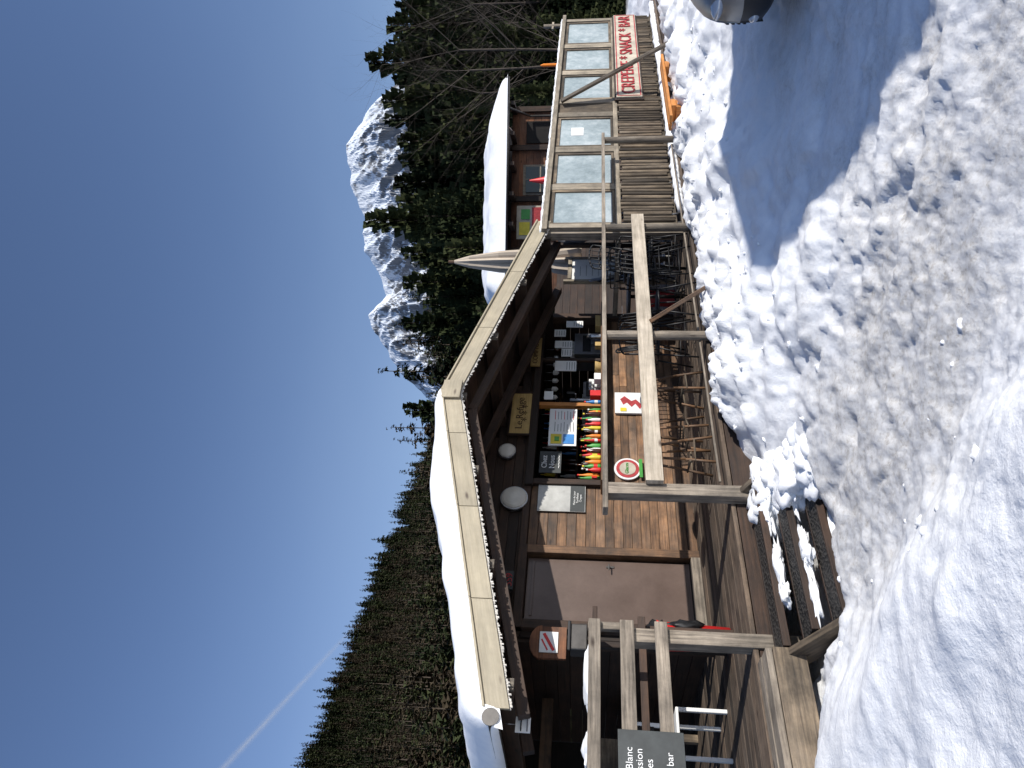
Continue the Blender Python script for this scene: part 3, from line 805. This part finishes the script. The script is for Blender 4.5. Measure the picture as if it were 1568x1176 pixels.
mb.cyl((px,py,DZ),(px,py,3.95),.025,.025,'w_honey')
n=32; rings=[]
for (z,rr,fl) in ((1.75,.19,.3),(1.8,.2,.3),(2.2,.15,.25),(2.35,.12,.1),(2.6,.17,.22),(3.1,.15,.2),(3.6,.09,.12),(3.85,.03,.0)):
    rings.append([(px+rr*(1+fl*math.cos(8*2*math.pi*k/n))*math.cos(2*math.pi*k/n),py+rr*(1+fl*math.cos(8*2*math.pi*k/n))*math.sin(2*math.pi*k/n),z) for k in range(n)])
for a,b in zip(rings[:-1],rings[1:]):
    for k in range(n): mb.poly([a[k],a[(k+1)%n],b[(k+1)%n],b[k]],'canvas',.5,True)
mb.box(px-.25,px+.25,py-.25,py+.25,DZ,DZ+.08,'concrete'); mb.build('closed_parasol')
mb=MB(); mb.box(8.82,9.32,6.6,6.63,1.22,1.88,'white')
for x in (8.76,9.33): mb.box(x,x+.05,6.59,6.65,DZ,2.0,'w_frame')
mb.box(8.82,9.32,6.58,6.64,1.885,1.94,'w_frame'); mb.box(8.82,9.32,6.58,6.64,1.17,1.215,'w_frame')
for k in range(6): mb.box(8.9,9.2-.03*(k%3),6.595,6.599,1.3+k*.09,1.306+k*.09,'greycloth')
mb.build('framed_notice_board',None,.004)
mb=MB()
for i,(x,y) in enumerate(((9.5,6.3),(9.75,6.25))):
    blob(mb,(x,y,1.85),.16,.07,.3,'greycloth',i+4,.3,3); mb.cyl((x,y,2.1),(x,y,2.25),.006,.006,'metal')
mb.box(9.2,10.1,6.26,6.3,2.2,2.24,'w_dark'); mb.box(10.05,10.11,6.25,6.31,DZ,2.2,'w_dark'); mb.box(9.2,9.26,6.25,6.31,DZ,2.2,'w_dark'); mb.build('coat_rack_with_jackets')
def chair(x,y,a,mat='black',dz=0,name='metal_chair'):
    mb=MB(); R=Matrix.Rotation(a,3,'Z'); P=lambda *q: R@Vector(q)+Vector((x,y,DZ+dz))
    mb.lathe(P(0,0,.43),[(0,0),(.19,0),(.2,.012),(.19,.024),(0,.03)],mat,18)
    for sx in (-1,1):
        mb.tube([P(sx*.22,-.2,0),P(sx*.16,-.14,.43)],.011,mat); mb.tube([P(sx*.22,.24,0),P(sx*.17,.15,.43),P(sx*.19,.22,.84)],.011,mat)
        mb.tube([P(sx*.2,-.16,.43),P(sx*.23,-.12,.62),P(sx*.22,.16,.64)],.009,mat)
    arc=[P(.19*math.cos(t*math.pi/8),.22+.02*math.sin(t*math.pi/8),.84+.06*math.sin(t*math.pi/8)) for t in range(9)]
    mb.tube(arc,.011,mat)
    for k in (-.1,-.03,.04,.11): mb.tube([P(k,.15,.44),P(k,.22,.87)],.006,mat)
    mb.tube([P(-.2,-.17,.15),P(.2,-.17,.15)],.007,mat); mb.tube([P(-.21,.22,.15),P(.21,.22,.15)],.007,mat)
    mb.build(name)
for c in ((6.55,5.85,2.6),(7.15,6.2,.6),(6.95,5.6,1.2),(8.3,5.75,2.2),(9.1,6.0,-.4),(9.7,5.85,1.9),(9.9,6.5,.8),(10.4,6.0,.2)): chair(*c)
for k in range(4): chair(8.85+.03*k,6.35+.02*k,.5,'metal' if k%2 else 'black',.12*k,'stacked_chair')
for k in range(4): chair(7.7+.03*k,5.65,2.9,'black',.12*k,'stacked_chair')
mb=MB(); mb.lathe((7.9,6.2,DZ),[(0,.74),(.32,.74),(.33,.725),(.32,.71),(0,.71)],'black',28); mb.cyl((7.9,6.2,DZ),(7.9,6.2,DZ+.71),.025,.025,'black')
for k in range(3): mb.tube([Vector((7.9,6.2,DZ+.12)),Vector((7.9+.25*math.cos(k*2.09),6.2+.25*math.sin(k*2.09),DZ+.01))],.014,'black')
mb.build('round_bistro_table')
mb=MB()
for k in range(4):
    x0=8.7+k*.42; mb.tube([Vector((x0,5.55,DZ)),Vector((x0+.35,5.9,1.25)),Vector((x0+.5,5.9,1.25)),Vector((x0+.15,5.5,DZ))],.014,'metal'); mb.tube([Vector((x0+.5,5.6,DZ)),Vector((x0+.05,5.8,1.2))],.014,'metal')
mb.build('folded_table_frames')
mb=MB(); mb.lathe((8.75,6.9,DZ),[(0,.42),(.13,.42),(.14,.38),(.12,.2),(.13,0)],'letter_red',20); mb.build('red_pouf')
def stool(x,y,a,h=.58):
    mb=MB(); R=Matrix.Rotation(a,3,'Z'); P=lambda *q: R@Vector(q)+Vector((x,y,DZ))
    mb.cyl(P(0,0,h-.03),P(0,0,h),.14,.145,'w_slat',18,r=.8)
    for k in range(4):
        t=k*math.pi/2+.4; mb.tube([P(.1*math.cos(t),.1*math.sin(t),h-.04),P(.15*math.cos(t)+.01,.15*math.sin(t),h*.5),P(.2*math.cos(t),.2*math.sin(t),0)],.014,'w_honey',7)
    for k in range(4):
        t=k*math.pi/2+.4; t2=t+math.pi/2; hh=.2+.05*(k%2); mb.tube([P(.17*math.cos(t),.17*math.sin(t),hh),P(.17*math.cos(t2),.17*math.sin(t2),hh)],.010,'w_slat',6)
    mb.build('rustic_stool')
stool(4.75,5.72,.2);stool(5.25,5.95,.9);stool(5.7,5.75,.5)
# ---------------------------------------------------------------- background chalet
ch=empty('mountain_chalet')
def cbox(mb,r0,r1,f0,f1,z0,z1,mat,r=None):
    mb.hexa([C(r1 if i&1 else r0,f1 if i&2 else f0,z1 if i&4 else z0) for i in range(8)],mat,r)
mb=MB(); k=0
while k*.2<3.8:
    cbox(mb,2.6,7.5,20.0,20.06,k*.2,k*.2+.196,'w_red'); k+=1
for r in (3.6,5.0,6.4,7.45): cbox(mb,r,r+.14,19.9,19.99,0,3.85,'w_dark')
cbox(mb,7.4,7.5,20.1,24,0,3.8,'w_red'); cbox(mb,2.6,2.7,20.1,24,0,3.8,'w_red'); cbox(mb,2.6,7.5,23.9,24,0,3.8,'w_red')
cbox(mb,5.25,5.95,19.93,19.98,2.6,3.4,'carglass'); cbox(mb,5.18,6.02,19.985,19.995,2.52,3.48,'w_frame')
cbox(mb,5.58,5.62,19.92,19.928,2.6,3.4,'w_frame'); cbox(mb,5.25,5.95,19.91,19.918,2.98,3.02,'w_frame')
cbox(mb,6.6,7.2,19.95,19.99,2.4,3.4,'w_vdark')
mb.build('chalet_walls',ch,.004)
mb=MB(); mb.hexa([C(8.1 if i&1 else 2.3,22 if i&2 else 19.2,(4.45 if i&2 else 3.80)+(.09 if i&4 else 0)) for i in range(8)],'w_vdark')
mb.hexa([C(8.1 if i&1 else 2.3,22 if not i&2 else 24.8,(4.45 if not i&2 else 3.80)+(.09 if i&4 else 0)) for i in range(8)],'w_vdark')
mb.cyl(C(2.3,19.17,3.84),C(8.1,19.17,3.84),.05,.05,'gutter'); mb.cyl(C(7.3,19.2,3.8),C(7.3,19.85,3.3),.03,.03,'gutter'); mb.cyl(C(7.3,19.85,3.3),C(7.3,19.85,0),.03,.03,'gutter')
for r in (2.6,3.4,4.2,5.0,5.8,6.6,7.4): cbox(mb,r,r+.1,19.25,20,3.66,3.78,'w_dark')
mb.build('chalet_roof',ch)
vs=[];fs=[];n=60;q=40
for j in range(q):
    for i in range(n):
        r=2.25+5.9*i/(n-1); v=j/(q-1); f=19.1+5.8*v
        e=min(1,min(i,n-1-i)/(4 if i<30 else 12))**.5*min(1,min(j,q-1-j)/3)**.5
        z=(3.89+.60*(1-abs(2*v-1)))+.36*e*(1+.2*noise.fractal(Vector((r,f,1)),.8,2,3)); vs.append(C(r,f,z-(0.05 if e==0 else 0)))
for j in range(q-1):
    for i in range(n-1): a=j*n+i; fs.append((a,a+1,a+n+1,a+n))
me=bpy.data.meshes.new('chalet_roof_snow'); me.from_pydata(vs,[],fs); me.materials.append(MATS['snow']); me.polygons.foreach_set('use_smooth',[True]*len(fs)); me.update()
o=bpy.data.objects.new('chalet_roof_snow',me); scene.collection.objects.link(o); o.parent=ch
mb=MB(); cbox(mb,3.95,4.85,19.8,19.84,2.75,3.62,'signcream'); cbox(mb,4.0,4.8,19.78,19.798,2.8,3.2,'letter_red'); cbox(mb,4.05,4.40,19.78,19.798,3.26,3.55,'yellow'); cbox(mb,4.48,4.75,19.78,19.798,3.26,3.50,'green'); mb.build('ski_school_banner')
p=C(5.25,18.8,0); mb=MB(); mb.cyl(p,p+Vector((0,0,3.1)),.03,.03,'w_frame'); mb.lathe(p+Vector((0,0,1.7)),[(.2,0),(.22,.1),(.14,.9),(.02,1.5)],'red',14); mb.build('red_parasol')
# ---------------------------------------------------------------- chalet on the right of the lane (shades the lane)
rc=empty('roadside_chalet'); mb=MB(); k=0
while k*.2<2.9:
    cbox(mb,8.6,8.66,.6,4.6,k*.2,k*.2+.196,'w_red'); cbox(mb,8.7,14,4.54,4.6,k*.2,k*.2+.196,'w_red'); cbox(mb,8.7,14,.6,.66,k*.2,k*.2+.196,'w_red'); k+=1
cbox(mb,8.54,8.595,1.5,2.4,.9,2.0,'carglass'); cbox(mb,8.54,8.595,3.0,3.9,0.1,2.1,'w_dark')
for g,(fa,fb) in enumerate(((.1,2.6),(2.6,5.1))):
    mb.hexa([C(14.4 if i&1 else 8.2,fb if i&2 else fa,((3.75 if (i&2)>0 else 2.9) if g==0 else (3.75 if not i&2 else 2.9))+(.3 if i&4 else 0)) for i in range(8)],'snow')
mb.poly([C(8.63,.6,2.9),C(8.63,4.6,2.9),C(8.63,2.6,3.7)],'w_dark')
mb.build('chalet_body',rc,.01)
# ---------------------------------------------------------------- car
def car():
    car=empty('parked_car',C(3.16,6.42,0.0)); car.rotation_euler=(0,0,-math.pi/4-math.radians(32)); car.scale=(1.12,1.12,1.12)
    st=[(0.02,.24,.50,.58,.52,.44),(.10,.18,.58,.68,.69,.60),(.30,.15,.68,.77,.78,.68),(.70,.15,.72,.82,.81,.72),(1.05,.17,.74,.87,.82,.70),
     (1.55,.17,.77,1.20,.83,.62),(2.0,.17,.78,1.32,.83,.60),(2.8,.17,.79,1.33,.83,.60),(3.3,.18,.80,1.25,.82,.60),(3.62,.22,.80,.98,.78,.62),(3.72,.30,.72,.80,.70,.6)]
    mb=MB(); rings=[]
    for (x,zl,zs,zt,hw,ht) in st:
        zm=zl+.1+(zs-zl-.1)*.45
        rings.append([(x,-hw*.9,zl),(x,-hw,zl+.1),(x,-hw,zm),(x,-hw*.98,zs),(x,-ht,zt-.03),(x,-ht*.6,zt),(x,0,zt+.015),(x,ht*.6,zt),(x,ht,zt-.03),(x,hw*.98,zs),(x,hw,zm),(x,hw,zl+.1),(x,hw*.9,zl)])
    m_=len(rings[0]); b=len(mb.v)
    for r in rings: mb.v+=r
    for j in range(len(rings)-1):
        for k in range(m_):
            k2=(k+1)%m_
            mat='carpaint'
            if k in(0,1,10,11,12): mat='carblack'
            if j>=4 and j<=8 and k in (3,8): mat='carglass'
            if j in (4,) and k in (4,5,6,7): mat='carglass'
            mb.face([b+j*m_+k,b+j*m_+k2,b+(j+1)*m_+k2,b+(j+1)*m_+k],mat,None,.5,True)
    mb.face([b+k for k in range(m_)],'carblack',None,.5); mb.face([b+(len(rings)-1)*m_+k for k in range(m_-1,-1,-1)],'carpaint',None,.5)
    o=mb.build('body',car); sb=o.modifiers.new('s','SUBSURF'); sb.levels=2; sb.render_levels=2
    mb=MB()
    for sx in (.72,3.0):
        for sy in (-1,1):
            mb.cyl((sx,sy*.66,.28),(sx,sy*.845,.28),.29,.28,'rubber',28); mb.cyl((sx,sy*.846,.28),(sx,sy*.855,.28),.18,.17,'metal',20)
    mb.build('wheels',car,.01)
    mb=MB()
    for sy in (-1,1): blob(mb,(.19,sy*.60,.59),.14,.10,.05,'headlight',0,0,3); blob(mb,(1.15,sy*.92,.85),.07,.09,.06,'carpaint',0,0,3)
    for k in range(4): mb.box(-.005,.03,-.38,.38,.34+k*.04,.36+k*.04,'carblack')
    mb.box(-.012,-.006,-.2,.2,.26,.32,'white')
    for sy in (-1,1): blob(mb,(.07,sy*.56,.33),.05,.06,.04,'headlight',0,0,2)
    mb.build('lights_and_grille',car,.004)
car()
# ---------------------------------------------------------------- contrail
mb=MB(); A=C(-.60,1,.552)*7000; B=C(-.285,1,.270)*7000; nrm=(B-A).normalized().cross(C(0,1,.4)).normalized()
pa=[];K=30
for k in range(K+1):
    t=k/K; p=A.lerp(B,t); w=(64-36*t)+8*noise.noise(Vector((t*9,0,0))); pa.append((p+nrm*w,p-nrm*w,t))
for a,b in zip(pa[:-1],pa[1:]): mb.poly([a[0],b[0],b[1],a[1]],'vapour',.5,False,[(a[2],1),(b[2],1),(b[2],0),(a[2],0)])
mb.build('contrail')
# ---------------------------------------------------------------- light
SUN=Vector((.3,-.954,0)).normalized(); EL=math.radians(25)
d=Vector((SUN.x*math.cos(EL),SUN.y*math.cos(EL),math.sin(EL)))
sl=bpy.data.lights.new('sun','SUN'); sl.energy=5; sl.angle=math.radians(.5); sl.color=(1,.955,.89)
so=bpy.data.objects.new('sun',sl); so.rotation_euler=d.to_track_quat('Z','Y').to_euler(); scene.collection.objects.link(so)
w=bpy.data.worlds.new('World'); scene.world=w; w.use_nodes=True; nt=w.node_tree
bg=nt.nodes['Background']; sk=nt.nodes.new('ShaderNodeTexSky'); sk.sky_type='NISHITA'; sk.sun_disc=False
sk.sun_elevation=EL; sk.sun_rotation=math.atan2(SUN.x,SUN.y); sk.altitude=1000; sk.air_density=1.05; sk.dust_density=.6; sk.ozone_density=2.4
tint=mixc(nt,1.0,sk.outputs[0],(1.03,1.02,1.14),'MULTIPLY')
tc=N(nt,'ShaderNodeTexCoord'); sp=N(nt,'ShaderNodeSeparateXYZ'); nt.links.new(tc.outputs['Generated'],sp.inputs[0])
mp=N(nt,'ShaderNodeMapping'); mp.inputs['Scale'].default_value=(1,1,3.0); nt.links.new(tc.outputs['Generated'],mp.inputs[0])
cn=noisen(nt,mp.outputs[0],1.7,4,.45)
low=N(nt,'ShaderNodeMapRange'); low.inputs[1].default_value=.55; low.inputs[2].default_value=.10; nt.links.new(sp.outputs[2],low.inputs[0])
lowp=math_(nt,'POWER',low.outputs[0],1.6)
cf=math_(nt,'MULTIPLY',math_(nt,'MULTIPLY_ADD',cn.outputs[0],1.2,-.15,True),lowp)
cf=math_(nt,'MULTIPLY',cf,.60,None,True)
sky=mixc(nt,cf,tint,(4.2,5.3,6.9))
nt.links.new(sky,bg.inputs[0]); bg.inputs[1].default_value=.118
# ---------------------------------------------------------------- camera
cam=bpy.data.cameras.new('camera'); co=bpy.data.objects.new('camera',cam); scene.collection.objects.link(co)
p=math.radians(6.0); s=.015
F=Vector((math.cos(p)*S2,math.cos(p)*S2,math.sin(p))); R=Vector((S2,-S2,0)); U=Vector((-math.sin(p)*S2,-math.sin(p)*S2,math.cos(p)))
Ir=(R+U*s).normalized(); Id=(-U+R*s).normalized()
M=Matrix((( Id.x,Ir.x,-F.x,0),(Id.y,Ir.y,-F.y,0),(Id.z,Ir.z,-F.z,1.6),(0,0,0,1)))
co.matrix_world=M; cam.sensor_width=36; cam.sensor_fit='HORIZONTAL'; cam.lens=36*1120/1568; cam.clip_end=20000; cam.clip_start=.05
scene.camera=co
scene.view_settings.view_transform='Standard'; scene.view_settings.look='None'; scene.view_settings.exposure=0
